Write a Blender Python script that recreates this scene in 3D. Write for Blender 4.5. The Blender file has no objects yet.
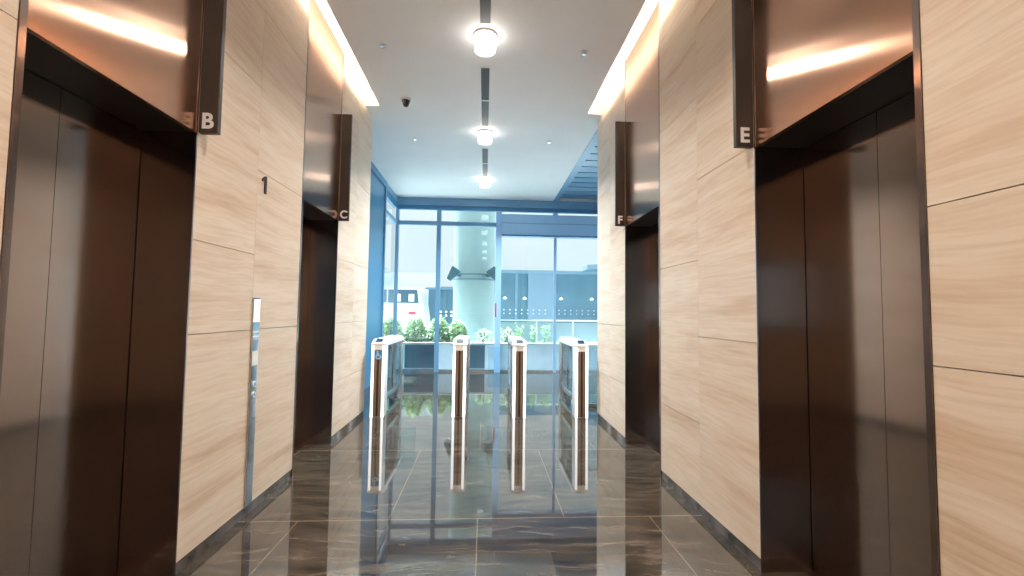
import bpy, bmesh, math, random
from mathutils import Vector, Matrix

random.seed(7)
SC = bpy.context.scene
COL = SC.collection

# ------------------------------------------------------------------ camera
def make_camera():
    yaw, pitch, roll = -.0593, .0535, .0125
    fw = Vector((-math.sin(yaw)*math.cos(pitch), math.cos(yaw)*math.cos(pitch), math.sin(pitch)))
    r = fw.cross(Vector((0, 0, 1))).normalized()
    u = r.cross(fw)
    r2 = math.cos(roll)*r + math.sin(roll)*u
    u2 = -math.sin(roll)*r + math.cos(roll)*u
    cam = bpy.data.cameras.new('camera')
    cam.sensor_width = 36
    cam.lens = 453.3/1024*36
    cam.clip_start = .05
    cam.clip_end = 300
    o = bpy.data.objects.new('camera', cam)
    m = Matrix((r2, u2, -fw)).transposed().to_4x4()
    m.translation = (0, 0, 1.55)
    o.matrix_world = m
    COL.objects.link(o)
    SC.camera = o
make_camera()

# ------------------------------------------------------------------ world, exposure
W = bpy.data.worlds.new('overcast_sky')
SC.world = W
W.use_nodes = True
nt = W.node_tree
bg = nt.nodes['Background']
tc = nt.nodes.new('ShaderNodeTexCoord')
nz = nt.nodes.new('ShaderNodeTexNoise'); nz.inputs['Scale'].default_value = 2.2; nz.inputs['Detail'].default_value = 4
mp = nt.nodes.new('ShaderNodeMapping'); mp.inputs['Scale'].default_value = (1, 1, 3)
cr = nt.nodes.new('ShaderNodeValToRGB')
cr.color_ramp.elements[0].position = .35; cr.color_ramp.elements[0].color = (.66, .80, .85, 1)
cr.color_ramp.elements[1].position = .70; cr.color_ramp.elements[1].color = (.79, .89, .92, 1)
nt.links.new(tc.outputs['Generated'], mp.inputs['Vector'])
nt.links.new(mp.outputs['Vector'], nz.inputs['Vector'])
nt.links.new(nz.outputs['Fac'], cr.inputs['Fac'])
nt.links.new(cr.outputs['Color'], bg.inputs['Color'])
SKY = 1.03
bg.inputs['Strength'].default_value = SKY
SC.view_settings.view_transform = 'Standard'
SC.view_settings.look = 'None'
SC.view_settings.gamma = 1
SC.view_settings.use_curve_mapping = False
SC.view_settings.exposure = 0.22
try:
    SC.cycles.use_denoising = True
    SC.cycles.max_bounces = 12
    SC.cycles.diffuse_bounces = 5
    SC.cycles.glossy_bounces = 5
    SC.cycles.transparent_max_bounces = 16
    SC.cycles.caustics_reflective = True
    SC.cycles.sample_clamp_indirect = 6
except Exception:
    pass

sun = bpy.data.lights.new('sun', 'SUN'); sun.energy = 29.0; sun.angle = .05; sun.color = (.84, .95, 1.0)
so = bpy.data.objects.new('sun', sun); COL.objects.link(so)
so.rotation_euler = Vector((.22, -.20, -1)).to_track_quat('-Z', 'Y').to_euler()

LAMP = 6.0       # glow of the opal drum lamps on the ceiling
DOWN = 56.0      # watts thrown down by each drum lamp
COVE = 130.0      # warm strip lamps in the coves

# ------------------------------------------------------------------ materials
MATS = {}
def mat(name, color=(.8, .8, .8), rough=.5, metal=0, ior=1.5, spec=None, coat=0):
    m = bpy.data.materials.new(name); m.use_nodes = True
    b = m.node_tree.nodes['Principled BSDF']
    b.inputs['Base Color'].default_value = (*color, 1)
    b.inputs['Roughness'].default_value = rough
    b.inputs['Metallic'].default_value = metal
    b.inputs['IOR'].default_value = ior
    if coat: b.inputs['Coat Weight'].default_value = coat
    MATS[name] = m
    return m

def nodes(m):
    return m.node_tree, m.node_tree.nodes['Principled BSDF']

def N(t, kind, **kw):
    n = t.nodes.new(kind)
    for k, v in kw.items():
        if k in n.inputs: n.inputs[k].default_value = v
        else: setattr(n, k, v)
    return n

def speckle(m, base, var, scale=(1, 1, 1), nscale=8., amount=.5, bump=0.):
    t, b = nodes(m)
    c = N(t, 'ShaderNodeTexCoord'); mpn = N(t, 'ShaderNodeMapping'); mpn.inputs['Scale'].default_value = scale
    n = N(t, 'ShaderNodeTexNoise', Scale=nscale, Detail=5.)
    r = N(t, 'ShaderNodeValToRGB')
    r.color_ramp.elements[0].position = .5-amount/2; r.color_ramp.elements[0].color = (*base, 1)
    r.color_ramp.elements[1].position = .5+amount/2; r.color_ramp.elements[1].color = (*var, 1)
    L = t.links.new
    L(c.outputs['Object'], mpn.inputs['Vector']); L(mpn.outputs['Vector'], n.inputs['Vector'])
    L(n.outputs['Fac'], r.inputs['Fac']); L(r.outputs['Color'], b.inputs['Base Color'])
    if bump:
        bp = N(t, 'ShaderNodeBump', Strength=bump, Distance=.01)
        L(n.outputs['Fac'], bp.inputs['Height']); L(bp.outputs['Normal'], b.inputs['Normal'])
    return m

def stone_material():
    m = mat('vein_cut_limestone', (.7, .58, .45), .32)
    t, b = nodes(m); L = t.links.new
    c = N(t, 'ShaderNodeTexCoord'); g = N(t, 'ShaderNodeNewGeometry')
    # each slab shifts its veins
    off = N(t, 'ShaderNodeVectorMath', operation='SCALE'); off.inputs[0].default_value = (13., 31., 17.)
    L(g.outputs['Random Per Island'], off.inputs['Scale'])
    add = N(t, 'ShaderNodeVectorMath', operation='ADD')
    L(c.outputs['Object'], add.inputs[0]); L(off.outputs['Vector'], add.inputs[1])
    wp = N(t, 'ShaderNodeTexNoise', Scale=1.1, Detail=2.)
    L(add.outputs['Vector'], wp.inputs['Vector'])
    ws = N(t, 'ShaderNodeVectorMath', operation='SCALE', Scale=.10)
    L(wp.outputs['Color'], ws.inputs[0])
    add2 = N(t, 'ShaderNodeVectorMath', operation='ADD')
    L(add.outputs['Vector'], add2.inputs[0]); L(ws.outputs['Vector'], add2.inputs[1])
    m1 = N(t, 'ShaderNodeMapping'); m1.inputs['Scale'].default_value = (.55, .55, 7.)
    L(add2.outputs['Vector'], m1.inputs['Vector'])
    n1 = N(t, 'ShaderNodeTexNoise', Scale=1., Detail=5., Roughness=.6)
    L(m1.outputs['Vector'], n1.inputs['Vector'])
    r1 = N(t, 'ShaderNodeValToRGB')
    e = r1.color_ramp.elements
    e[0].position = .26; e[0].color = (.56, .395, .26, 1)
    e[1].position = .72; e[1].color = (.75, .645, .53, 1)
    k = r1.color_ramp.elements.new(.47); k.color = (.71, .575, .45, 1)
    L(n1.outputs['Fac'], r1.inputs['Fac'])
    m2 = N(t, 'ShaderNodeMapping'); m2.inputs['Scale'].default_value = (3., 3., 60.)
    L(add2.outputs['Vector'], m2.inputs['Vector'])
    n2 = N(t, 'ShaderNodeTexNoise', Scale=1., Detail=3.)
    L(m2.outputs['Vector'], n2.inputs['Vector'])
    r2 = N(t, 'ShaderNodeValToRGB')
    r2.color_ramp.elements[0].position = .32; r2.color_ramp.elements[0].color = (.90, .86, .80, 1)
    r2.color_ramp.elements[1].position = .6; r2.color_ramp.elements[1].color = (1, 1, 1, 1)
    L(n2.outputs['Fac'], r2.inputs['Fac'])
    mx = N(t, 'ShaderNodeMix', data_type='RGBA', blend_type='MULTIPLY'); mx.inputs['Factor'].default_value = 1
    L(r1.outputs['Color'], mx.inputs['A']); L(r2.outputs['Color'], mx.inputs['B'])
    L(mx.outputs['Result'], b.inputs['Base Color'])
    return m

def floor_material():
    m = mat('polished_brown_marble', (.05, .04, .03), .03, ior=1.9)
    t, b = nodes(m); L = t.links.new
    c = N(t, 'ShaderNodeTexCoord')
    wp = N(t, 'ShaderNodeTexNoise', Scale=.9, Detail=3.)
    L(c.outputs['Object'], wp.inputs['Vector'])
    ws = N(t, 'ShaderNodeVectorMath', operation='SCALE', Scale=.55); L(wp.outputs['Color'], ws.inputs[0])
    ad = N(t, 'ShaderNodeVectorMath', operation='ADD'); L(c.outputs['Object'], ad.inputs[0]); L(ws.outputs['Vector'], ad.inputs[1])
    m1 = N(t, 'ShaderNodeMapping'); m1.inputs['Scale'].default_value = (2.2, 15., 1.); m1.inputs['Rotation'].default_value = (0, 0, .10)
    L(ad.outputs['Vector'], m1.inputs['Vector'])
    n1 = N(t, 'ShaderNodeTexNoise', Scale=1., Detail=6., Roughness=.62); L(m1.outputs['Vector'], n1.inputs['Vector'])
    r1 = N(t, 'ShaderNodeValToRGB'); e = r1.color_ramp.elements
    e[0].position = .34; e[0].color = (.026, .021, .016, 1)
    e[1].position = .78; e[1].color = (.15, .122, .092, 1)
    k = e.new(.54); k.color = (.068, .053, .038, 1)
    L(n1.outputs['Fac'], r1.inputs['Fac'])
    # thin pale flecks and hair veins
    m2 = N(t, 'ShaderNodeMapping'); m2.inputs['Scale'].default_value = (2.6, 8.5, 1.); m2.inputs['Rotation'].default_value = (0, 0, .25)
    L(ad.outputs['Vector'], m2.inputs['Vector'])
    n2 = N(t, 'ShaderNodeTexNoise', Scale=1.3, Detail=3.); L(m2.outputs['Vector'], n2.inputs['Vector'])
    sub = N(t, 'ShaderNodeMath', operation='SUBTRACT'); sub.inputs[1].default_value = .5; L(n2.outputs['Fac'], sub.inputs[0])
    ab = N(t, 'ShaderNodeMath', operation='ABSOLUTE'); L(sub.outputs[0], ab.inputs[0])
    r2 = N(t, 'ShaderNodeValToRGB'); r2.color_ramp.elements[0].position = 0; r2.color_ramp.elements[0].color = (1, 1, 1, 1)
    r2.color_ramp.elements[1].position = .005; r2.color_ramp.elements[1].color = (0, 0, 0, 1)
    L(ab.outputs[0], r2.inputs['Fac'])
    n3 = N(t, 'ShaderNodeTexNoise', Scale=3.1, Detail=2.); L(c.outputs['Object'], n3.inputs['Vector'])
    r3 = N(t, 'ShaderNodeValToRGB'); r3.color_ramp.elements[0].position = .59; r3.color_ramp.elements[1].position = .70
    L(n3.outputs['Fac'], r3.inputs['Fac'])
    mu = N(t, 'ShaderNodeMath', operation='MULTIPLY'); L(r2.outputs['Color'], mu.inputs[0]); L(r3.outputs['Color'], mu.inputs[1])
    mx = N(t, 'ShaderNodeMix', data_type='RGBA'); mx.inputs['B'].default_value = (.36, .33, .28, 1)
    L(mu.outputs[0], mx.inputs['Factor']); L(r1.outputs['Color'], mx.inputs['A'])
    # tile joints: x = -0.03 + 1.315 i, y = 3.5 + 1.7 j
    sx = N(t, 'ShaderNodeSeparateXYZ'); L(c.outputs['Object'], sx.inputs[0])
    def joint(out, first, pitch, half):
        a = N(t, 'ShaderNodeMath', operation='SUBTRACT'); a.inputs[1].default_value = first; L(out, a.inputs[0])
        p = N(t, 'ShaderNodeMath', operation='PINGPONG'); p.inputs[1].default_value = pitch/2; 
        q = N(t, 'ShaderNodeMath', operation='ADD'); q.inputs[1].default_value = pitch*20; L(a.outputs[0], q.inputs[0])
        L(q.outputs[0], p.inputs[0])
        l = N(t, 'ShaderNodeMath', operation='LESS_THAN'); l.inputs[1].default_value = half; L(p.outputs[0], l.inputs[0])
        return l.outputs[0]
    # running bond: every other row is shifted by half a tile
    ry = N(t, 'ShaderNodeMath', operation='SUBTRACT'); ry.inputs[1].default_value = 3.5; L(sx.outputs['Y'], ry.inputs[0])
    rd = N(t, 'ShaderNodeMath', operation='DIVIDE'); rd.inputs[1].default_value = 3.4; L(ry.outputs[0], rd.inputs[0])
    rf = N(t, 'ShaderNodeMath', operation='FRACT'); L(rd.outputs[0], rf.inputs[0])
    rl = N(t, 'ShaderNodeMath', operation='LESS_THAN'); rl.inputs[1].default_value = .5; L(rf.outputs[0], rl.inputs[0])
    sh = N(t, 'ShaderNodeMath', operation='MULTIPLY_ADD'); sh.inputs[1].default_value = .6575
    L(rl.outputs[0], sh.inputs[0]); L(sx.outputs['X'], sh.inputs[2])
    jx = joint(sh.outputs[0], -.03, 1.315, .0025); jy = joint(sx.outputs['Y'], 3.5, 1.7, .0045)
    jm = N(t, 'ShaderNodeMath', operation='MAXIMUM'); L(jx, jm.inputs[0]); L(jy, jm.inputs[1])
    mj = N(t, 'ShaderNodeMix', data_type='RGBA'); mj.inputs['B'].default_value = (.22, .17, .115, 1)
    L(jm.outputs[0], mj.inputs['Factor']); L(mx.outputs['Result'], mj.inputs['A'])
    L(mj.outputs['Result'], b.inputs['Base Color'])
    return m

def bronze(name, color, rough, aniso, wave=0.):
    m = mat(name, color, rough, 1.)
    t, b = nodes(m); L = t.links.new
    b.inputs['Anisotropic'].default_value = aniso
    tg = N(t, 'ShaderNodeTangent', direction_type='UV_MAP'); tg.uv_map = 'grain'
    L(tg.outputs['Tangent'], b.inputs['Tangent'])
    c = N(t, 'ShaderNodeTexCoord')
    mp_ = N(t, 'ShaderNodeMapping'); mp_.inputs['Scale'].default_value = (60, 60, .3)
    L(c.outputs['Object'], mp_.inputs['Vector'])
    n = N(t, 'ShaderNodeTexNoise', Scale=1., Detail=2.); L(mp_.outputs['Vector'], n.inputs['Vector'])
    hs = N(t, 'ShaderNodeMapRange'); hs.inputs['To Min'].default_value = rough*.95; hs.inputs['To Max'].default_value = rough*1.05
    L(n.outputs['Fac'], hs.inputs['Value']); L(hs.outputs['Result'], b.inputs['Roughness'])
    if wave:
        n2 = N(t, 'ShaderNodeTexNoise', Scale=1.6, Detail=0.); L(c.outputs['Object'], n2.inputs['Vector'])
        bp = N(t, 'ShaderNodeBump', Strength=wave, Distance=.05); L(n2.outputs['Fac'], bp.inputs['Height'])
        L(bp.outputs['Normal'], b.inputs['Normal']); L(bp.outputs['Normal'], tg.inputs[0]) if len(tg.inputs) else None
    return m

def glass(name, tint, refl=.9, power=1.):
    m = bpy.data.materials.new(name); m.use_nodes = True
    t = m.node_tree; t.nodes.clear(); L = t.links.new
    out = N(t, 'ShaderNodeOutputMaterial')
    tr = N(t, 'ShaderNodeBsdfTransparent'); tr.inputs['Color'].default_value = (*tint, 1)
    gl = N(t, 'ShaderNodeBsdfGlossy'); gl.inputs['Roughness'].default_value = .01; gl.inputs['Color'].default_value = (refl, refl, refl, 1)
    fr0 = N(t, 'ShaderNodeFresnel', IOR=1.5)
    ge = N(t, 'ShaderNodeNewGeometry'); iv = N(t, 'ShaderNodeMath', operation='SUBTRACT'); iv.inputs[0].default_value = 1
    fr = N(t, 'ShaderNodeMath', operation='MULTIPLY')
    L(ge.outputs['Backfacing'], iv.inputs[1]); L(iv.outputs[0], fr.inputs[1]); L(fr0.outputs[0], fr.inputs[0])
    mx = N(t, 'ShaderNodeMixShader')
    L(fr.outputs[0], mx.inputs[0]); L(tr.outputs[0], mx.inputs[1]); L(gl.outputs[0], mx.inputs[2]); L(mx.outputs[0], out.inputs['Surface'])
    MATS[name] = m
    return m

def emit(name, color, strength):
    m = bpy.data.materials.new(name); m.use_nodes = True
    b = m.node_tree.nodes['Principled BSDF']
    b.inputs['Base Color'].default_value = (.8, .8, .8, 1)
    b.inputs['Emission Color'].default_value = (*color, 1)
    b.inputs['Emission Strength'].default_value = strength
    MATS[name] = m
    return m

stone = stone_material()
floor_m = floor_material()
bz_header = bronze('polished_bronze', (.58, .355, .25), .15, .98, .05)
bz_door = bronze('brushed_bronze', (.27, .22, .20), .12, .5)
bz_jamb = bronze('dark_bronze', (.40, .33, .31), .13, .6)
bz_soffit = mat('shaded_soffit', (.012, .010, .010), .5, 0)  # near-black colour stands in for the shade under the lift header
bz_sign = mat('dark_bronze_sign', (.035, .027, .022), .4, .2)
plaster = speckle(mat('white_ceiling_paint', rough=.6), (.88, .88, .88), (.91, .91, .91), nscale=3.)
core = mat('wall_core', (.05, .05, .05), .8)
skirt_m = speckle(mat('dark_marble_skirting', rough=.12, ior=1.8), (.045, .038, .034), (.16, .14, .13), (1, 1, 1), 6., .35)
blue_steel = mat('daylight_tinted_steel', (.16, .33, .50), .35)  # dark grey frames; blue daylight is painted into the colour
blue_dark = mat('daylight_tinted_cladding', (.06, .23, .41), .35)  # blue daylight tint put into the metal's colour
blue_light = mat('pale_daylight_tinted_steel', (.36, .60, .86), .35)  # brighter blue daylight painted into the header and stile colour
slot_m = mat('dark_grey_diffuser', (.045, .05, .055), .5)
white_metal = mat('white_enamel', (.82, .82, .82), .3)
ss = speckle(mat('brushed_stainless', rough=.22, metal=1), (.72, .73, .74), (.80, .81, .82), (1, 1, 60), 4.)
ss_dark = mat('mirror_steel', (.55, .58, .62), .08, 1)
ss_bright = mat('satin_pale_steel', (.86, .87, .88), .35, .1)
wood = speckle(mat('brown_trim', rough=.35), (.22, .15, .11), (.30, .21, .16), (40, 40, 1), 3.)
black = mat('black_plastic', (.012, .013, .015), .25)
dark_gap = mat('dark_gap', (.02, .02, .022), .6)
letter_m = mat('pale_letter', (.90, .90, .88), .5)
sym_blue = mat('symbol_blue', (.02, .30, .70), .4)
red_m = mat('red_sign', (.60, .05, .07), .4)
gl_clear = glass('clear_glass', (.95, .98, .985))
gl_gate = glass('gate_glass', (.86, .95, .97))
gl_smoke = glass('tinted_bus_glass', (.10, .17, .20))
dot_m = mat('frosted_dot', (.8, .86, .9), .6)
concrete = speckle(mat('pale_paving', rough=.7), (.46, .49, .50), (.56, .59, .60), nscale=2.)
planter_m = speckle(mat('blue_grey_stone_planter', rough=.5), (.52, .62, .68), (.58, .68, .74), nscale=4.)
planter_dk = mat('dark_reflection_slab', (.06, .11, .15), .35)
col_m = speckle(mat('pale_green_column', rough=.45), (.29, .40, .40), (.33, .45, .45), nscale=2.)
facade_m = speckle(mat('blue_grey_facade', rough=.5), (.05, .125, .175), (.075, .17, .22), nscale=1.5)
facade_lt = mat('grey_blue_pilaster', (.14, .23, .30), .5)
fixture_m = mat('grey_floodlight', (.06, .14, .18), .45)
canopy_m = mat('pale_canopy', (.52, .57, .58), .6)
soil_m = mat('soil', (.06, .05, .04), .9)
bark_m = mat('bark', (.13, .11, .07), .8)
bus_white = mat('white_bus_paint', (.58, .60, .61), .25)
tyre_m = mat('tyre', (.02, .02, .02), .7)
lamp_m = emit('opal_lamp', (1., .95, .88), LAMP)
strip_m = emit('warm_strip', (1., .82, .63), COVE)
screen_m = emit('lit_call_screen', (.75, .85, .95), .55)
edge_m = emit('cool_white_edge_light', (.92, .97, 1.), 2.2)
cap_m = emit('opal_cap', (1., .95, .88), 1.2)
dot_glow = emit('small_white_glow', (.9, .97, 1.), 3.)

def leaf_material(name, a, b_):
    m = mat(name, a, .5)
    t, b = nodes(m); L = t.links.new
    g = N(t, 'ShaderNodeNewGeometry'); r = N(t, 'ShaderNodeValToRGB')
    r.color_ramp.elements[0].color = (*a, 1); r.color_ramp.elements[1].color = (*b_, 1)
    L(g.outputs['Random Per Island'], r.inputs['Fac']); L(r.outputs['Color'], b.inputs['Base Color'])
    b.inputs['Subsurface Weight'].default_value = 0
    return m
leaf_m = leaf_material('glossy_leaf', (.26, .44, .22), (.80, .90, .70))
leaf2_m = leaf_material('bamboo_leaf', (.20, .42, .20), (.55, .78, .45))

# ------------------------------------------------------------------ mesh helpers
def BM(): return bmesh.new()

def bx(bm, x0, x1, y0, y1, z0, z1, mi=0, bev=0.):
    r = bmesh.ops.create_cube(bm, size=1)
    vs = r['verts']
    for v in vs:
        v.co = Vector(((x0+x1)/2+v.co.x*(x1-x0), (y0+y1)/2+v.co.y*(y1-y0), (z0+z1)/2+v.co.z*(z1-z0)))
    fs = list({f for v in vs for f in v.link_faces})
    for f in fs: f.material_index = mi
    if bev:
        es = list({e for f in fs for e in f.edges})
        bmesh.ops.bevel(bm, geom=es, offset=bev, segments=2, affect='EDGES', profile=.5)
    return vs

def cyl(bm, c, r0, r1, h, seg=32, axis='Z', mi=0, caps=True):
    res = bmesh.ops.create_cone(bm, cap_ends=caps, segments=seg, radius1=r0, radius2=r1, depth=h)
    rot = {'Z': Matrix.Identity(3), 'X': Matrix.Rotation(math.pi/2, 3, 'Y'), 'Y': Matrix.Rotation(math.pi/2, 3, 'X')}[axis]
    for v in res['verts']: v.co = rot @ v.co + Vector(c)
    for f in {f for v in res['verts'] for f in v.link_faces}: f.material_index = mi
    return res['verts']

def tube(bm, pts, r, seg=8):
    prev = None
    pts = [Vector(p) for p in pts]
    for i, p in enumerate(pts):
        d = (pts[min(i+1, len(pts)-1)]-pts[max(i-1, 0)]).normalized()
        up = Vector((0, 0, 1)) if abs(d.z) < .9 else Vector((1, 0, 0))
        a = d.cross(up).normalized(); b = d.cross(a)
        ring = [bm.verts.new(p+r*(math.cos(2*math.pi*k/seg)*a+math.sin(2*math.pi*k/seg)*b)) for k in range(seg)]
        if prev:
            for k in range(seg): bm.faces.new((prev[k], prev[(k+1) % seg], ring[(k+1) % seg], ring[k]))
        else: bm.faces.new(ring)
        prev = ring
    bm.faces.new(list(reversed(prev)))

def prism(bm, pts, z0, z1):
    lo = [bm.verts.new((x, y, z0)) for x, y in pts]; hi = [bm.verts.new((x, y, z1)) for x, y in pts]
    n = len(pts)
    bm.faces.new(list(reversed(lo))); bm.faces.new(hi)
    for i in range(n): bm.faces.new((lo[i], lo[(i+1) % n], hi[(i+1) % n], hi[i]))

def obj(name, bm, ms, parent=None, smooth=False, grain=False, loc=None):
    bmesh.ops.recalc_face_normals(bm, faces=bm.faces[:])
    me = bpy.data.meshes.new(name)
    if grain:
        uv = bm.loops.layers.uv.new('grain')
        for f in bm.faces:
            n = f.normal
            for l in f.loops:
                p = l.vert.co
                if abs(n.x) > .7: l[uv].uv = (p.y, p.z)
                elif abs(n.y) > .7: l[uv].uv = (p.x, p.z)
                else: l[uv].uv = (p.x, p.y)
    bm.to_mesh(me); bm.free()
    if not isinstance(ms, (list, tuple)): ms = [ms]
    for m in ms: me.materials.append(m)
    if smooth:
        for p in me.polygons: p.use_smooth = True
        try: me.set_sharp_from_angle(angle=math.radians(35))
        except Exception: pass
    o = bpy.data.objects.new(name, me)
    COL.objects.link(o)
    if loc: o.location = loc
    if parent: o.parent = parent
    return o

def tag(o, label, cat, group=None):
    o['label'] = label; o['category'] = cat
    if group: o['group'] = group
    return o

def thing(name, label, cat, loc=(0, 0, 0), rz=0, group=None):
    o = bpy.data.objects.new(name, None); o.empty_display_size = .1
    COL.objects.link(o); o.location = loc; o.rotation_euler = (0, 0, rz)
    return tag(o, label, cat, group)

def struct(name, bm, ms, parent=None, **kw):
    o = obj(name, bm, ms, parent, **kw)
    if not parent: o['kind'] = 'structure'
    return o

def struct_empty(name, loc=(0, 0, 0), label=None):
    o = bpy.data.objects.new(name, None); o.empty_display_size = .1
    COL.objects.link(o); o.location = loc; o['kind'] = 'structure'
    if label: o['label'] = label
    return o

def dup(root, loc, label=None, group=None, rz=None):
    r = root.copy(); COL.objects.link(r); r.location = loc
    if rz is not None: r.rotation_euler = (0, 0, rz)
    if label: r['label'] = label
    if group: r['group'] = group
    for ch in list(root.children):
        c = ch.copy(); COL.objects.link(c); c.parent = r
        for g in ch.children:
            d = g.copy(); COL.objects.link(d); d.parent = c
    return r

def text_bm(body, size, depth, bold=0.):
    cu = bpy.data.curves.new('letter', 'FONT'); cu.body = body; cu.size = size; cu.extrude = depth; cu.offset = bold
    cu.align_x = 'CENTER'; cu.align_y = 'CENTER'
    o = bpy.data.objects.new('letter', cu); COL.objects.link(o)
    dg = bpy.context.evaluated_depsgraph_get()
    me = bpy.data.meshes.new_from_object(o.evaluated_get(dg))
    bpy.data.objects.remove(o); bpy.data.curves.remove(cu)
    bm = BM(); bm.from_mesh(me); bpy.data.meshes.remove(me)
    # centre it on its own outline
    xs = [v.co.x for v in bm.verts]; ys = [v.co.y for v in bm.verts]
    c = Vector(((min(xs)+max(xs))/2, (min(ys)+max(ys))/2, 0))
    for v in bm.verts: v.co -= c
    return bm, max(xs)-min(xs), max(ys)-min(ys)

# ------------------------------------------------------------------ dimensions
XL, XR = -1.763, 1.694
BACK = -2.4
ZP = .075            # lower edge of the stone panels
ZL = 2.618           # lift opening height
ZC = 4.5             # ceiling
ZT = 4.71            # cove top
B0, B1, C0, C1, LE = 1.751, 2.820, 4.397, 5.490, 6.893
E0, E1, F0, F1, RE = 1.628, 2.737, 4.289, 5.401, 6.731
YG = 11.85           # far glazed wall
GXL, GXR = -2.33, 3.4

# ------------------------------------------------------------------ floor, ground
bm = BM(); bx(bm, -2.6, 3.6, BACK-.2, YG+.1, -.2, 0)
struct('floor', bm, floor_m)
bm = BM(); bx(bm, -60, 60, YG+.1, 90, -.22, -.02)
struct('ground_outside', bm, concrete)

# ------------------------------------------------------------------ stone walls
def stone_wall(name, s, X, spans, end):
    """s=-1 left, +1 right; spans: list of (y0,y1,[joints]) slabs on wall plane X"""
    bm = BM()
    gap = .0022
    for y0, y1, js in spans:
        zs = [ZP]+js+[ZT]
        for a, b in zip(zs, zs[1:]):
            x0, x1 = sorted((X, X+s*.03))
            ya = y0+(gap if y0 > BACK else 0); yb = y1-gap
            bx(bm, x0, x1, y0+.0008, y1-.0008, a+(gap if a > ZP else 0), b-gap if b < ZT else b, 0)
    # dark core behind the slabs, open at the lift entrances
    cuts = sorted({(a, b) for a, b in end['solid']})
    for a, b in cuts:
        x0, x1 = sorted((X+s*.0305, X+s*.62))
        bx(bm, x0, x1, a+.01, b-.01, 0, ZT, 1)
    x0, x1 = sorted((X+s*.0, X+s*.62))
    bx(bm, x0, x1, end['y']-.0095, end['y']+.02, ZP, ZT, 0)
    return struct(name, bm, [stone, core])

stone_wall('wall_left', -1, XL, [
    (BACK, -1.0, [1.385, 2.64]), (-1.0, .3, [.70, 1.97, 3.27]), (.3, B0, [1.39, 2.62, 3.9]),
    (B1, 3.555, [1.392, 1.965, 3.27]), (3.555, C0, [1.395, 2.625, 3.9]),
    (C1, 6.2, [.70, 1.395, 2.17, 3.3]), (6.2, LE-.0095, [.70, 1.395, 2.17, 3.3])],
    {'solid': [(BACK, B0), (B1, C0), (C1, LE)], 'y': LE})
stone_wall('wall_right', 1, XR, [
    (BACK, -1.0, [1.385, 2.64]), (-1.0, .3, [.70, 1.97, 3.27]), (.3, E0, [1.368, 1.975, 3.27]),
    (E1, 3.509, [1.376, 2.635, 3.9]), (3.509, F0, [.70, 1.985, 3.32]),
    (F1, 6.05, [.70, 1.40, 2.17, 3.3]), (6.05, RE-.0095, [.70, 1.40, 2.17, 3.3])],
    {'solid': [(BACK, E0), (E1, F0), (F1, RE)], 'y': RE})
bm = BM()
bx(bm, -2.6, -1.74, BACK-.2, BACK, 0, ZT); bx(bm, .35, 2.6, BACK-.2, BACK, 0, ZT)
bx(bm, -1.74, .35, BACK-.2, BACK, 0, 1.33); bx(bm, -1.74, .35, BACK-.2, BACK, 2.50, ZT)
struct('wall_back', bm, stone)
w3 = struct_empty('window_added', (0, BACK-.1, 0))  # unseen window added to give the lift doors a bright reflection
bm = BM()
for x in (-1.72, -.695, .33): bx(bm, x-.02, x+.02, -.04, .04, 1.33, 2.50)
for z in (1.35, 2.48): bx(bm, -1.74, .35, -.035, .035, z-.02, z+.02)
obj('window_frame', bm, blue_steel, w3)
for a, b in ((-1.70, -.715), (-.675, .31)):
    bm = BM(); bx(bm, a, b, -.006, .006, 1.37, 2.46); obj('pane', bm, gl_clear, w3)

def skirting(name, s, X, runs):
    bm = BM()
    for a, b in runs:
        x0, x1 = sorted((X+s*.005, X+s*.0295)); bx(bm, x0, x1, a, b, 0, ZP-.008)
    return struct(name, bm, skirt_m)
skirting('baseboard_left', -1, XL, [(BACK, B0-.002), (B1+.002, C0-.002), (C1+.002, LE)])
skirting('baseboard_right', 1, XR, [(BACK, E0-.002), (E1+.002, F0-.002), (F1+.002, RE)])

# ------------------------------------------------------------------ ceiling with coves
bm = BM()
CXL, CXR, CYE = -1.56, 1.475, 6.50
prism(bm, [(CXL, BACK), (CXR, BACK), (CXR, CYE), (CXR, YG), (GXL, YG), (GXL, CYE+.4), (CXL-.0, CYE+.4)], ZC, ZC+.05)
prism(bm, [(CXR, CYE), (1.76, CYE), (1.76, YG), (CXR, YG)], ZC, ZC+.05)
bx(bm, -2.4, CXL, CYE, CYE+.4, ZC, ZT)                      # closed end of the left cove
bx(bm, CXR, 2.3, CYE, CYE+.23, ZC+.05, ZT)                      # closed end of the right cove
bx(bm, -2.6, 2.6, BACK-.2, CYE+.4, ZT, ZT+.1)               # lid over the coves
bx(bm, -2.6, 3.6, CYE+.4, YG+.1, 4.95, 5.05)                # lid over the front bay
bx(bm, -2.6, 3.6, YG-.02, YG+.1, ZC+.001, 4.95)              # closes the void above the glazing
struct('ceiling', bm, plaster)

def cove_strip(name, x0, x1, label):
    t = thing(name, label, 'strip light', ((x0+x1)/2, BACK+.2, ZC+.05))
    w = (x1-x0)/2
    bm = BM(); bx(bm, -w, w, 0, CYE-BACK-.3, 0, .012); obj('channel', bm, white_metal, t)
    bm = BM(); bx(bm, -w*.8, w*.8, .02, CYE-BACK-.32, .012, .03); obj('diffuser', bm, strip_m, t)
cove_strip('cove_strip_light', CXL+.03, CXL+.07, 'warm strip of cove light along the top of the left stone wall')
cove_strip('cove_strip_light', CXR-.07, CXR-.03, 'warm strip of cove light along the top of the right stone wall')

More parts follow.
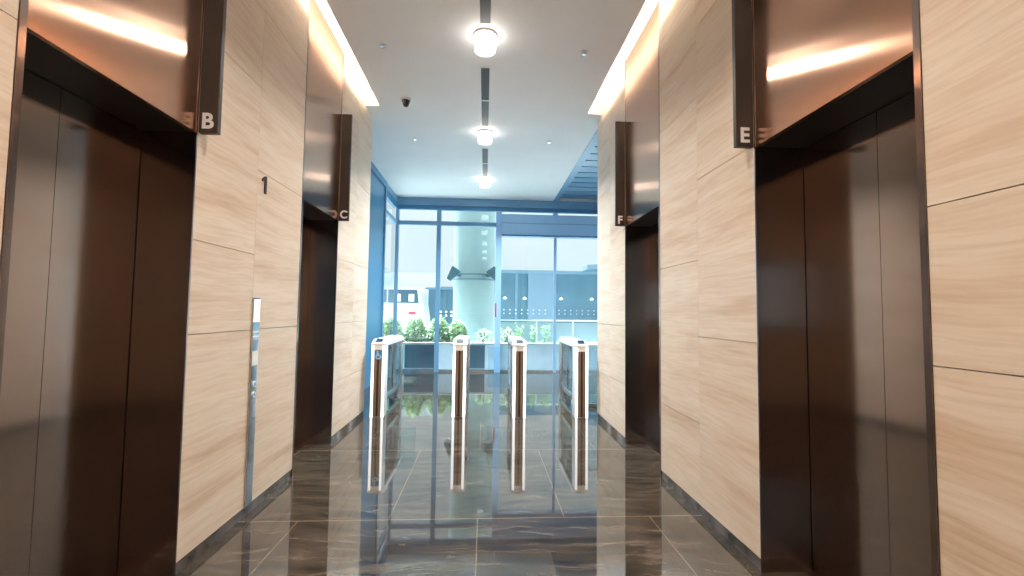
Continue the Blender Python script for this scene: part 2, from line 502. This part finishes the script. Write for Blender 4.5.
# ------------------------------------------------------------------ lift entrances
def lift(s, X, y0, y1, label):
    t = thing('elevator_entrance', label, 'elevator', (X, (y0+y1)/2, 0), group='bronze elevator entrances')
    a, b = y0-(y0+y1)/2, y1-(y0+y1)/2
    D = .32
    def B(bm, d0, d1, ya, yb, z0, z1, bev=0):        # d = depth into the wall
        x0, x1 = sorted((s*d0, s*d1)); bx(bm, x0, x1, ya, yb, z0, z1, 0, bev)
    bm = BM(); B(bm, .004, .03, a+.03, b-.012, ZL, 4.69); obj('header_panel', bm, bz_header, t, grain=True)
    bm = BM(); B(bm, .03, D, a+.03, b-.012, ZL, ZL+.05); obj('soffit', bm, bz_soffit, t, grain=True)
    bm = BM(); B(bm, -.004, D, a+.002, a+.03, 0.0, 4.69); obj('jamb', bm, bz_jamb, t, grain=True)
    bm = BM(); B(bm, .0, D, b-.012, b-.001, 0.0, 4.69); obj('jamb', bm, bz_jamb, t, grain=True)
    mid = (a+b)/2
    bm = BM(); B(bm, D+.012, D+.06, a+.03, b-.001, 0, ZL+.05); obj('shadow_backing', bm, dark_gap, t)  # dark sheet behind the leaves, painting a shadow line at their edges
    for ya, yb in ((a+.034, mid-.0015), (mid+.0015, b-.017)):
        bm = BM(); B(bm, D-.004, D+.011, ya, yb, .012, ZL-.004); obj('door_leaf', bm, bz_door, t, grain=True)
    bm = BM(); B(bm, D-.05, D+.05, a+.03, b-.012, 0.0, .012)
    B(bm, D-.04, D-.035, a+.03, b-.012, .012, .015); B(bm, D-.02, D-.015, a+.03, b-.012, .012, .015)
    obj('sill', bm, bz_jamb, t, grain=True)
    return t
lift(-1, XL, B0, B1, 'bronze elevator entrance under the B sign, left foreground')
lift(-1, XL, C0, C1, 'bronze elevator entrance under the C sign, farther along the left wall')
lift(1, XR, E0, E1, 'bronze elevator entrance under the E sign, right foreground')
lift(1, XR, F0, F1, 'bronze elevator entrance under the F sign, farther along the right wall')

def sign(ch, s, X, y, label):
    w, th, z0, z1 = .115, .035, 2.62, 3.925
    t = thing('elevator_sign', label, 'sign', (X, y, z0), group='projecting lift letter signs')
    x0, x1 = sorted((0, -s*w))
    bm = BM(); bx(bm, x0, x1, 0, th, 0, z1-z0, 0, .003); obj('sign_board', bm, bz_sign, t, grain=True)
    tb, tw, thh = text_bm(ch, .125, .0015, .0035)
    k = .098/thh
    for v in tb.verts: v.co = Vector((v.co.x*k*.98, -.0025-v.co.z, v.co.y*k))
    for v in tb.verts: v.co += Vector((-s*w/2, 0, .075))
    obj('letter', tb, letter_m, t)
sign('B', -1, XL, B1, 'dark projecting sign with white letter B, left foreground')
sign('C', -1, XL, C1, 'dark projecting sign with white letter C on the left wall')
sign('E', 1, XR, E1, 'dark projecting sign with white letter E, right foreground')
sign('F', 1, XR, F1, 'dark projecting sign with white letter F on the right wall')

# floor number and call panel on the left wall
tb = BM()                                                         # numeral 1: stem with a flag to the left
pr = [(.004, -.07), (.030, -.07), (.030, .07), (.010, .07), (-.036, .040), (-.036, .018), (.004, .042)]
a = [tb.verts.new((.001, y, z)) for y, z in pr]; b = [tb.verts.new((.011, y, z)) for y, z in pr]
tb.faces.new(a); tb.faces.new(list(reversed(b)))
for i in range(7): tb.faces.new((a[i], a[(i+1) % 7], b[(i+1) % 7], b[i]))
o = obj('floor_number', tb, dark_gap, loc=(XL, 3.655, 2.535)); tag(o, 'dark raised numeral 1 on the left stone wall above the call panel', 'number')

t = thing('lift_call_panel', 'tall narrow steel call panel with lit top screen on the left stone wall', 'call panel', (XL, 3.605, 0))
bm = BM(); bx(bm, 0, .012, -.05, .05, .078, 1.637, 0, .002); obj('face_plate', bm, ss_dark, t)
bm = BM(); bx(bm, .012, .0145, -.045, .045, 1.45, 1.628); obj('display', bm, screen_m, t)
bm = BM(); bx(bm, .012, .0145, -.042, .042, 1.12, 1.23); obj('notice_plate', bm, ss_bright, t)
for z in (.98, .90):
    bm = BM(); cyl(bm, (.016, 0, z), .022, .022, .008, 24, 'X')
    o = obj('call_button', bm, ss_bright, t, smooth=True)
    bm = BM(); cyl(bm, (.0205, 0, z), .013, .013, .002, 20, 'X'); obj('button_light', bm, sym_blue, o)
bm = BM(); bx(bm, .012, .014, -.045, .045, 1.335, 1.345); bx(bm, .012, .014, -.045, .045, 1.37, 1.385); obj('trim_line', bm, ss_bright, t)

# ------------------------------------------------------------------ ceiling fittings
def drum(y, label, power=1., tint=(1., .90, .79)):
    t = thing('ceiling_lamp', label, 'ceiling lamp', (-.04, y, ZC), group='opal drum ceiling lamps')
    bm = BM(); cyl(bm, (0, 0, -.01), .125, .125, .02, 40); obj('mount', bm, white_metal, t, smooth=True)
    bm = BM(); cyl(bm, (0, 0, -.09), .112, .112, .14, 40); obj('diffuser', bm, lamp_m, t, smooth=True)
    bm = BM(); cyl(bm, (0, 0, -.168), .112, .108, .016, 40); cyl(bm, (0, 0, -.178), .03, .03, .006, 20); obj('end_cap', bm, cap_m, t, smooth=True)
    la = bpy.data.lights.new('downlight', 'AREA'); la.shape = 'DISK'; la.size = .2; la.energy = DOWN*power; la.color = tint; la.spread = math.radians(136)
    lo = bpy.data.objects.new('downlight', la); COL.objects.link(lo); lo.parent = t; lo.location = (0, 0, -.186)
    return t
drum(4.70, 'nearest of the three glowing drum lamps on the ceiling')
drum(7.32, 'middle of the three glowing drum lamps on the ceiling', 3.2, (.80, .92, 1.))
drum(9.97, 'farthest of the three glowing drum lamps on the ceiling', 2.0, (.80, .92, 1.))
for y in (2.07, -.55):
    drum(y, 'glowing drum lamp on the ceiling above the viewer' if y > 0 else 'glowing drum lamp on the ceiling behind the viewer', .82, (1., .92, .84))

def slot(y0, y1, n, label):
    t = thing('linear_air_diffuser', label, 'air vent', (-.04, (y0+y1)/2, ZC), group='linear ceiling air slots')
    h = (y1-y0)/2
    w = .052
    bm = BM()
    bx(bm, -w-.012, -w, -h, h, -.006, 0); bx(bm, w, w+.012, -h, h, -.006, 0)
    bx(bm, -w, w, -h-.0, -h+.012, -.006, 0); bx(bm, -w, w, h-.012, h, -.006, 0)
    for i in range(1, n): yy = -h+2*h*i/n; bx(bm, -w, w, yy-.014, yy+.014, -.006, 0)
    obj('frame', bm, white_metal, t)
    for i in range(n):
        a = -h+2*h*i/n+.014; b = -h+2*h*(i+1)/n-.014
        bm = BM(); bx(bm, -w, w, a, b, -.002, -.0005)
        for q in range(4): xx = -w+.013+q*.026; bx(bm, xx-.003, xx+.003, a, b, -.006, -.002)
        obj('slot_blades', bm, slot_m, t)
slot(2.75, 4.50, 2, 'dark linear air slot in the ceiling nearest the viewer')
slot(5.33, 7.06, 2, 'dark linear air slot between the nearest and middle ceiling lamps')
slot(8.04, 9.73, 2, 'dark linear air slot between the middle and farthest ceiling lamps')
slot(.1, 1.85, 2, 'dark linear air slot in the ceiling overhead')

t = thing('dome_camera', 'small black dome security camera on the ceiling at left', 'security camera', (-1.142, 6.25, ZC))
bm = BM(); cyl(bm, (0, 0, -.012), .075, .075, .024, 32); obj('base_ring', bm, white_metal, t, smooth=True)
bm = BM()
cyl(bm, (0, 0, -.045), .045, .06, .045, 28)
r = bmesh.ops.create_uvsphere(bm, u_segments=24, v_segments=12, radius=.043)
for v in r['verts']: v.co += Vector((0, 0, -.07))
obj('dome', bm, black, t, smooth=True)

def sprinkler(x, y, label):
    t = thing('sprinkler_head', label, 'sprinkler', (x, y, ZC), group='ceiling sprinkler heads')
    bm = BM(); cyl(bm, (0, 0, -.004), .04, .04, .008, 24); obj('escutcheon', bm, white_metal, t, smooth=True)
    bm = BM(); cyl(bm, (0, 0, -.018), .012, .016, .022, 16); cyl(bm, (0, 0, -.032), .026, .026, .004, 20); obj('nozzle', bm, ss, t, smooth=True)
sprinkler(-1.172, 4.95, 'round sprinkler on the ceiling near the left cove')
sprinkler(1.075, 4.92, 'round sprinkler on the ceiling near the right cove')
sprinkler(-1.235, 7.68, 'far round sprinkler on the ceiling, left of the lamps')
sprinkler(1.057, 7.60, 'far round sprinkler on the ceiling, right of the lamps')

# ------------------------------------------------------------------ far glazing (left pane pair, door bay, right bay)
def pane(bm, x0, x1, z0, z1, y=YG): bx(bm, x0, x1, y-.006, y+.006, z0, z1)
w = struct_empty('window_1', (0, YG, 0))
def wp(name, bm, m, parent=w, **kw):
    for v in bm.verts: v.co.y -= YG
    return obj(name, bm, m, parent, **kw)
FY0, FY1 = YG-.06, YG+.06
bm = BM(); bx(bm, GXL, GXR, YG-.09, YG+.06, 4.30, ZC-.002); wp('head_beam', bm, blue_steel)
bm = BM(); bx(bm, GXL, GXR, YG-.03, YG+.06, 4.20, 4.30); wp('head_recess', bm, blue_dark)
bm = BM(); bx(bm, GXL, .29, FY0, FY1, 3.79, 3.895); wp('transom', bm, blue_steel)
for x, hw in ((-1.225, .055), (GXL+.03, .04)):
    bm = BM(); bx(bm, x-hw, x+hw, YG-.07, FY1, 0, 4.2); wp('mullion', bm, blue_steel)
bm = BM(); bx(bm, .262, .412, YG-.08, FY1, 0, 4.2); m_ = wp('mullion', bm, blue_light)
for x0, x1 in ((GXL+.07, -1.28), (-1.17, .262)):
    for z0, z1 in ((.06, 3.79), (3.895, 4.2)):
        bm = BM(); pane(bm, x0, x1, z0, z1); wp('pane', bm, gl_clear)
    bm = BM(); bx(bm, x0, x1, YG-.02, YG+.02, 0, .06); wp('bottom_rail', bm, ss)
o = obj('push_sign', BM(), red_m); bpy.data.objects.remove(o)
bm = BM(); bx(bm, .262, .30, YG-.092, YG-.081, 1.42, 1.78, 0, .003)
tag(obj('red_sign_strip', bm, red_m), 'narrow upright red sign on the middle blue mullion of the glazed wall', 'sign')

d = struct_empty('door_1', (0, YG, 0))
def dp(name, bm, m, parent=d, **kw): return wp(name, bm, m, parent, **kw)
bm = BM(); bx(bm, .412, GXR, YG-.19, YG+.1, 3.875, 4.10); dp('header_upper', bm, blue_light)
bm = BM(); bx(bm, .412, GXR, YG-.19, YG+.1, 3.57, 3.86); dp('header_lower', bm, blue_light)
bm = BM(); bx(bm, .412, GXR, YG-.17, YG+.08, 3.86, 3.875); bx(bm, .412, GXR, YG-.17, YG+.08, 3.53, 3.57); dp('header_shadow_gap', bm, blue_dark)
for x0, x1 in ((1.77, 1.90),):
    bm = BM(); bx(bm, x0, x1, YG-.06, FY1, 4.1, 4.2); dp('stub_mullion', bm, blue_light)
for x0, x1 in ((.412, 1.77), (1.90, GXR)):
    bm = BM(); pane(bm, x0, x1, 4.1, 4.2); dp('pane', bm, gl_clear)
for x0, x1 in ((.42, 1.80), (1.87, 3.30)):
    bm = BM(); pane(bm, x0, x1, .05, 3.53); p_ = dp('door_pane', bm, gl_clear)
    bm = BM()
    n = int((x1-x0-.1)/.155)
    for r_ in (1.52, 1.615):
        for i in range(n):
            cyl(bm, (x0+.08+i*.155, YG-.0085, r_), .019, .019, .003, 14, 'Y')
    for v in bm.verts: v.co.y -= YG
    o = obj('marking_dots', bm, dot_m, p_)
    bm = BM(); bx(bm, x0, x1, YG-.02, YG+.02, .0, .05); dp('door_rail', bm, ss)
bm = BM(); bx(bm, 1.80, 1.87, YG-.035, YG+.035, 0, 3.53); dp('door_stile', bm, blue_light)
bm = BM(); bx(bm, 3.30, GXR, YG-.06, FY1, 0, 3.53); dp('door_stile', bm, blue_light)

bm = BM(); bx(bm, -6, 6, YG+.12, 13.35, 5.0, 5.15)
struct('added_sun_block', bm, plaster)                                  # unseen slab added to keep sun off the strip before the planter

# left side of the front bay: blue cladding then a glazed light
bm = BM(); bx(bm, GXL-.15, GXL, LE+.02, 10.42, 0, ZC-.002); 
bx(bm, GXL, GXL+.05, LE+.022, 10.42, 4.36, ZC-.004); bx(bm, GXL, GXL+.02, 9.0, 9.06, 0, 4.36)
struct('wall_blue_cladding', bm, blue_dark)
w2 = struct_empty('window_2', (GXL, 0, 0))
def w2p(name, bm, m):
    for v in bm.verts: v.co.x -= GXL
    return obj(name, bm, m, w2)
bm = BM(); bx(bm, GXL-.1, GXL+.03, 10.42, YG-.09, 4.36, ZC-.002); w2p('head_beam', bm, blue_steel)
bm = BM(); bx(bm, GXL-.06, GXL+.01, 10.50, YG-.09, 4.20, 4.36); w2p('head_recess', bm, blue_dark)
bm = BM(); bx(bm, GXL-.06, GXL+.03, 10.50, YG-.09, 3.79, 3.895); w2p('transom', bm, blue_steel)
bm = BM(); bx(bm, GXL-.1, GXL+.03, 10.42, 10.50, 0, 4.36); w2p('mullion', bm, blue_steel)
for z0, z1 in ((.02, 3.79), (3.895, 4.2)):
    bm = BM(); bx(bm, GXL-.03, GXL-.018, 10.50, YG-.06, z0, z1); w2p('pane', bm, gl_clear)

# right side of the front bay: wall, louvred ceiling strip
bm = BM(); bx(bm, GXR, GXR+.15, RE-.2, YG+.1, 0, 5.0); bx(bm, XR+.62, GXR, RE-.2, RE-.02, 0, 5.0)
struct('wall_right_bay', bm, plaster)
bm = BM(); bx(bm, 1.761, 1.90, RE+.03, YG-.1, ZC-.004, ZC+.2)
struct('trim_1', bm, blue_steel)
t = thing('louvre_ceiling', 'blue slatted ceiling strip at upper right before the glass', 'ceiling louvre', (1.90, RE+.03, ZC+.08))
bm = BM(); bx(bm, .001, 1.49, 0, YG-RE-.14, .16, .19); obj('backing', bm, blue_steel, t)
for i in range(13):
    y = .12+i*.38
    bm = BM(); bx(bm, .001, 1.49, y, y+.33, 0, .035); obj('slat', bm, blue_light if False else blue_steel, t)

# ------------------------------------------------------------------ speed gates
def gate(x, y, label, symbol=False, flap_side=(1,)):
    t = thing('turnstile', label, 'turnstile', (x, y, 0), group='row of steel speed gates')
    hw, L, H = .102, 1.48, 1.105
    # front and rear pedestals: pale steel surround with a recessed brown strip
    def pedestal(y0, y1, front):
        bm = BM()
        bx(bm, -hw, hw, y0, y1, 0.0, H-.03, 0, .012)
        return bm
    p = obj('front_pedestal', pedestal(0, .20, True), ss_bright, t, smooth=True)
    bm = BM(); bx(bm, -.056, .056, -.004, .004, .012, H-.13); obj('front_strip', bm, wood, p)
    bm = BM(); bx(bm, -.014, .014, -.006, .0, .012, H-.13); obj('strip_seam', bm, bz_sign, p)
    for sx in (-1, 1):
        bm = BM(); x0, x1 = sorted((sx*.062, sx*.094)); bx(bm, x0, x1, -.004, .006, .0, H-.07, 0, .002)
        obj('edge_light', bm, edge_m, p)
    p2 = obj('rear_pedestal', pedestal(L-.16, L, False), ss, t, smooth=True)
    bm = BM()                                                        # top with slanted ends
    ys = [(-.005, H-.035), (.16, H+.02), (L-.16, H+.02), (L+.005, H-.035), (L+.005, H-.075), (-.005, H-.075)]
    a = [bm.verts.new((-hw-.004, q, z)) for q, z in ys]; b = [bm.verts.new((hw+.004, q, z)) for q, z in ys]
    bm.faces.new(a); bm.faces.new(list(reversed(b)))
    for i in range(6): bm.faces.new((a[i], a[(i+1) % 6], b[(i+1) % 6], b[i]))
    bmesh.ops.bevel(bm, geom=bm.edges[:], offset=.006, segments=2, affect='EDGES')
    obj('top_cap', bm, ss_bright, t, smooth=True)
    bm = BM(); bx(bm, -.05, .05, .03, .13, H+.004-.02, H+.014-.02)
    for v in bm.verts: v.co.z += (v.co.y-.02)*.333
    obj('card_reader', bm, ss_dark, t)
    bm = BM(); bx(bm, -hw+.012, hw-.012, .19, L-.15, .22, .30, 0, .008); obj('lower_rail', bm, ss, t, smooth=True)
    bm = BM(); bx(bm, -hw+.02, hw-.02, .70, .79, .30, H-.07, 0, .01); obj('centre_post', bm, ss_dark, t, smooth=True)
    bm = BM(); bx(bm, -hw+.01, hw-.01, .20, L-.16, 0, .03); obj('base_plate', bm, ss_dark, t)
    for sx in (-1, 1):
        for ya, yb in ((.205, .695), (.795, L-.165)):
            bm = BM(); bx(bm, sx*(hw-.03)-.004, sx*(hw-.03)+.004, ya, yb, .30, H-.075); obj('glass_panel', bm, gl_gate, t)
    for sx in flap_side:
        bm = BM(); x0, x1 = sorted((sx*(hw-.01), sx*(hw+.36))); bx(bm, x0, x1, .738, .752, .32, .98, 0, .004)
        f = obj('flap', bm, gl_gate, t)
        bm = BM(); x0, x1 = sorted((sx*(hw-.02), sx*(hw+.02))); bx(bm, x0, x1, .728, .762, .32, 1.0); obj('hinge', bm, ss_dark, f)
    if symbol:
        bm = BM(); bx(bm, -.05, .062, -.009, -.004, .835, .965); s_ = obj('access_sign', bm, sym_blue, t)
        bm = BM()
        pts = [(.006+.034*math.cos(q), -.012, .884+.034*math.sin(q)) for q in [math.radians(v) for v in range(130, 371, 16)]]
        tube(bm, pts, .0055, 6)                                       # wheel
        tube(bm, [(-.006, -.012, .930), (-.004, -.012, .898), (.028, -.012, .896), (.040, -.012, .862), (.052, -.012, .866)], .006, 6)
        tube(bm, [(-.005, -.012, .915), (.018, -.012, .915)], .005, 6)
        cyl(bm, (-.007, -.012, .946), .010, .010, .006, 14, 'Y')
        obj('access_symbol', bm, letter_m, s_)
    return t
GY = 6.745
gate(-1.545, GY+.03, 'leftmost steel turnstile with a blue wheelchair sign', True, (1,))
gate(-.362, GY+.04, 'second steel turnstile from the left, in front of the column', False, ())
gate(.527, GY-.01, 'third steel turnstile from the left, right of the middle mullion', False, (-1,))
gate(1.455, GY-.015, 'rightmost steel turnstile beside the right stone wall', False, ())
# small fixed glass barrier closing the gap to the right
t = thing('glass_barrier', 'short fixed glass barrier right of the rightmost turnstile', 'barrier', (1.60, 7.5, 0))
bm = BM(); bx(bm, 0, .6, -.008, .008, .06, 1.0); obj('glass_panel', bm, gl_gate, t)
bm = BM(); bx(bm, 0, .6, -.02, .02, 1.0, 1.04, 0, .006); obj('top_rail', bm, ss_bright, t)
bm = BM(); bx(bm, 0, .6, -.02, .02, 0, .06, 0, .006); obj('shoe', bm, ss, t)

# ------------------------------------------------------------------ outside: planter, plants
t = thing('planter', 'long blue grey stone planter just outside the glass wall', 'planter', (0, 12.55, -.02))
bm = BM()
bx(bm, -4.2, 4.6, 0, .08, 0, .69); bx(bm, -4.2, 4.6, 1.0, 1.08, 0, .69); bx(bm, -4.2, -4.12, .08, 1.0, 0, .69); bx(bm, 4.52, 4.6, .08, 1.0, 0, .69)
obj('body', bm, planter_m, t)
bm = BM(); bx(bm, -4.22, 4.62, -.02, .1, .69, .72, 0, .006); obj('coping', bm, canopy_m, t)
bm = BM(); bx(bm, -4.12, 4.52, .08, 1.0, .02, .62); obj('soil', bm, soil_m, t)
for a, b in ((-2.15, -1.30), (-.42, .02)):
    bm = BM(); bx(bm, a, b, -.03, -.001, .03, .66, 0, .005); obj('dark_reflection', bm, planter_dk, t)  # dark slabs stand in for reflections across the planter front

def leaf(bm, p, d, ln, wd, droop=.25):
    d = d.normalized(); up = Vector((0, 0, 1)); s = d.cross(up)
    if s.length < .05: s = Vector((1, 0, 0))
    s.normalize()
    q = [p, p+d*ln*.45+s*wd, p+d*ln-up*ln*droop, p+d*ln*.45-s*wd]
    bm.faces.new([bm.verts.new(v) for v in q])

def shrub(name, loc, rx, ry, h, n, label, ln=.12):
    t = thing(name, label, 'shrub', loc, group='leafy shrubs in the planter')
    bm = BM(); bs = BM()
    for i in range(9):
        a = random.uniform(0, 6.28); k = random.uniform(.2, .8)
        tube(bs, [(0, 0, 0), (rx*.4*k*math.cos(a), ry*.4*k*math.sin(a), h*.4), (rx*k*math.cos(a), ry*k*math.sin(a), h*random.uniform(.7, .9))], .009, 5)
    for i in range(n):
        a = random.uniform(0, 6.28); rr = math.sqrt(random.random()); z = random.uniform(.04, 1)
        env = math.sin(math.pi*min(1, .3+.62*z))**.5
        p = Vector((rx*rr*env*math.cos(a), ry*rr*env*math.sin(a), h*z*(1-.18*rr*rr)))
        d = Vector((math.cos(a)+random.uniform(-.8, .8), math.sin(a)+random.uniform(-.8, .8), random.uniform(-.2, 1.)))
        leaf(bm, p, d, ln*random.uniform(.7, 1.3), ln*.24)
    obj('stems', bs, bark_m, t); obj('foliage', bm, leaf_m, t)
    return t
ZS = .60
for x, y, rx, h, lb in ((-3.3, 13.08, .28, .76, 'bushy green shrub at the far left end of the planter'),
                        (-2.62, 13.08, .29, .78, 'bushy green shrub behind the leftmost turnstile'),
                        (-1.95, 13.08, .29, .80, 'bushy green shrub below the white vehicle'),
                        (-1.32, 13.08, .28, .78, 'bushy green shrub behind the left mullion'),
                        (-.76, 13.08, .25, .70, 'bushy green shrub just left of the round column')):
    shrub('leafy_shrub', (x, y, ZS), rx, .36, h, 1300, lb)
for x, h, lb in ((-.02, .48, 'low pale shrub just right of the round column'), (.62, .50, 'low pale shrub right of the middle mullion')):
    shrub('low_shrub', (x, 13.0, ZS), .28, .3, h, 200, lb, .10)

def bamboo(loc, h, n, label):
    t = thing('bamboo_plant', label, 'plant', loc, group='slender bamboo in the planter')
    bs = BM(); bm = BM()
    for i in range(n):
        x, y = random.uniform(-.1, .1), random.uniform(-.2, .2); hh = h*random.uniform(.75, 1.05)
        dx, dy = random.uniform(-.05, .05), random.uniform(-.1, .1)
        tube(bs, [(x, y, 0), (x+dx*.4, y+dy*.4, hh*.5), (x+dx, y+dy, hh)], .007, 5)
        for k in range(20):
            f = random.uniform(.25, 1)
            p = Vector((x+dx*f, y+dy*f, hh*f)); a = random.uniform(0, 6.28)
            leaf(bm, p, Vector((math.cos(a), math.sin(a), random.uniform(.2, 1.))), random.uniform(.09, .17), .013, .35)
    obj('canes', bs, leaf2_m, t); obj('foliage', bm, leaf2_m, t)
for x, h, lb in ((1.02, .62, 'slender bamboo clump right of the low pale shrub'), (1.40, .60, 'middle slender bamboo clump behind the door glass'),
                 (1.78, .58, 'slender bamboo clump left of the door stile')):
    bamboo((x, 13.1, ZS), h, 6, lb)

# pale glass screen behind the plants on the right
fro = mat('frosted_screen_glass', (.36, .48, .50), .5)
t = thing('glass_screen', 'pale frosted glass screen with a thin rail behind the planter', 'screen', (0, 14.2, -.02))
for i in range(4):
    a = .48+i*1.15
    bm = BM(); bx(bm, a+.02, a+1.13, -.008, .008, .06, 1.26); obj('panel', bm, fro, t)
    bm = BM(); bx(bm, a-.02, a+.02, -.03, .03, 0, 1.34, 0, .004); obj('post', bm, ss_bright, t)
bm = BM(); bx(bm, .46, 5.1, -.03, .03, 1.30, 1.345, 0, .006); obj('rail', bm, ss_bright, t)

# round column with floodlights
CXC, CYC, CR = -.385, 15.6, .70
bm = BM(); cyl(bm, (0, 0, 3.8), CR, CR, 7.64, 64); cyl(bm, (0, 0, .12), CR+.05, CR+.05, .28, 64)
o = obj('round_column', bm, col_m, smooth=True, loc=(CXC, CYC, -.02)); tag(o, 'thick pale green round column outside the glass wall', 'column')
t = thing('column_band', 'grey bracket band around the round column', 'bracket', (CXC, CYC, 2.62))
bm = BM(); cyl(bm, (0, 0, .17), CR+.02, CR+.02, .05, 64); cyl(bm, (0, 0, .01), CR+.02, CR+.02, .05, 64)
obj('ring', bm, facade_lt, t, smooth=True)
def flood(s, label):
    t = thing('floodlight', label, 'floodlight', (CXC+s*.60, CYC-.74, 2.74), group='column floodlights')
    bm = BM(); tube(bm, [(-s*.16, .16, 0), (-s*.05, .06, 0), (s*.04, 0, 0)], .035, 8); obj('bracket', bm, fixture_m, t)
    bm = BM()
    bx(bm, -.10, .10, -.14, .14, -.22, .22, 0, .02)
    for v in bm.verts:
        k = (v.co.z+.22)/.44
        v.co.x *= .7+1.0*k; v.co.y *= .8+.4*k
    RM = Matrix.Rotation(-s*.62, 4, 'Y')
    for v in bm.verts: v.co = RM @ v.co + Vector((s*.08, -.02, .02))
    h_ = obj('lamp_housing', bm, fixture_m, t)
    bm = BM(); bx(bm, -.15, .15, -.14, .14, .222, .232)
    for v in bm.verts: v.co = RM @ v.co + Vector((s*.08, -.02, .02))
    obj('lens', bm, gl_smoke, h_)
    bm = BM(); tube(bm, [(0, -.15, -.08), (0, -.19, 0), (0, -.15, .08)], .016, 6)
    obj('yoke', bm, fixture_m, t)
flood(-1, 'grey floodlight on the left side of the round column')
flood(1, 'grey floodlight on the right side of the round column')

# dark building behind at right with a lighter pier and a row of small glowing spots
bm = BM()
t = thing('dark_building', 'long dark blue building with a flat roof beyond the planter', 'building', (0, 24, -.02))
bm = BM(); bx(bm, .55, 16, 0, 6, 0, 3.66); obj('wall', bm, facade_m, t)
bm = BM(); bx(bm, .45, 16.2, -.25, 6.2, 3.64, 3.80); obj('roof_edge', bm, facade_lt, t)
bm = BM(); bx(bm, 2.27, 3.74, -.12, 0, 0, 3.64); obj('pier', bm, facade_lt, t)
bm = BM(); bx(bm, 1.60, 1.72, -.05, 0, 0, 3.64); obj('downpipe', bm, facade_lt, t)
for x in (1.05, 2.1, 4.05, 5.7, 7.4):
    bm = BM(); cyl(bm, (x, -.06, 2.33), .10, .04, .10, 16); obj('facade_spot', bm, dot_glow, t)  # small glowing white cones on the facade
# projecting roof on the right
bm = BM(); prism(bm, [(5.2, 22.8), (16, 14), (16, 24), (5.2, 24)], 0, .22)
o = obj('roof_overhang', bm, facade_lt, loc=(0, 0, 3.80)); tag(o, 'flat roof overhang projecting from the dark building at right', 'roof')

# low dark block and pale canopy at left, white minibus
t = thing('dark_shelter', 'dark blue shelter left of the round column behind the hedge', 'shelter', (0, 24, -.02))
bm = BM(); bx(bm, -3.0, -1.0, 0, 3, 0, 2.72); obj('wall', bm, facade_m, t)
bm = BM(); bx(bm, -3.1, -.9, -.2, 3.1, 2.72, 2.86); obj('roof_edge', bm, facade_lt, t)
for i in range(5):
    for z in (1.35, 1.55):
        bm = BM(); cyl(bm, (-2.3+i*.28, -.02, z), .045, .045, .03, 10, 'Y'); obj('small_lamp', bm, dot_glow, t)
t = thing('pale_canopy', 'sloping pale canopy roof above the white vehicle', 'canopy', (0, 21.6, 0))
bm = BM()
a = [bm.verts.new(p) for p in ((-14, 0, 2.62), (-2.3, 0, 2.70), (-2.3, 0, 3.35), (-6, 0, 3.35), (-14, 0, 4.6))]
b = [bm.verts.new(v.co+Vector((0, 2.2, .1))) for v in a]
bm.faces.new(a); bm.faces.new(list(reversed(b)))
for i in range(5): bm.faces.new((a[i], a[(i+1) % 5], b[(i+1) % 5], b[i]))
obj('roof', bm, canopy_m, t)
for x in (-12, -7.2, -2.9):
    bm = BM(); cyl(bm, (x, 1.2, 1.3), .08, .08, 2.66, 16); obj('post', bm, canopy_m, t, smooth=True)

t = thing('minibus', 'white minibus with a dark window band parked beyond the hedge', 'vehicle', (-4.6, 19.0, -.02))
bm = BM()
prof = [(-2.2, .35), (2.05, .35), (2.14, .9), (2.12, 1.3), (1.93, 2.46), (1.75, 2.58), (-2.05, 2.58), (-2.2, 2.4)]
a = [bm.verts.new((x, 0, z)) for x, z in prof]; b = [bm.verts.new((x, 1.9, z)) for x, z in prof]
bm.faces.new(a); bm.faces.new(list(reversed(b)))
for i in range(8): bm.faces.new((a[i], a[(i+1) % 8], b[(i+1) % 8], b[i]))
bmesh.ops.bevel(bm, geom=bm.edges[:], offset=.05, segments=2, affect='EDGES')
obj('body', bm, bus_white, t, smooth=True)
dk = mat('dark_bus_window', (.05, .10, .13), .08)
for x0, x1 in ((-2.0, -.75), (-.70, .55), (.60, 1.86)):
    bm = BM(); bx(bm, x0, x1, -.012, .004, 1.90, 2.45, 0, .004)
    for v in bm.verts:
        if v.co.x > 1.8 and v.co.z > 2.2: v.co.x -= .07
    wn = obj('window', bm, dk, t)
    for xx in (x0+.40, x0+.95):
        bm = BM(); bx(bm, xx-.10, xx+.12, -.016, -.011, 1.97, 2.27, 0, .002); obj('white_patch', bm, letter_m, wn)  # white rectangles set on the window face
bm = BM(); bx(bm, 1.45, 1.75, -.02, .01, 1.42, 1.54, 0, .004); obj('red_plate', bm, red_m, t)
for x in (-1.4, 1.3):
    for y in (.12, 1.78):
        bm = BM(); cyl(bm, (x, y, .34), .34, .34, .22, 28, 'Y'); wh = obj('wheel', bm, tyre_m, t, smooth=True)
        bm = BM(); cyl(bm, (x, y, .34), .17, .17, .24, 20, 'Y'); obj('hubcap', bm, ss, wh, smooth=True)

# white boundary wall left of the entrance bay
bm = BM(); bx(bm, -9, -4.4, 15.2, 15.4, -.02, 3.0)
struct('wall_outside', bm, plaster)
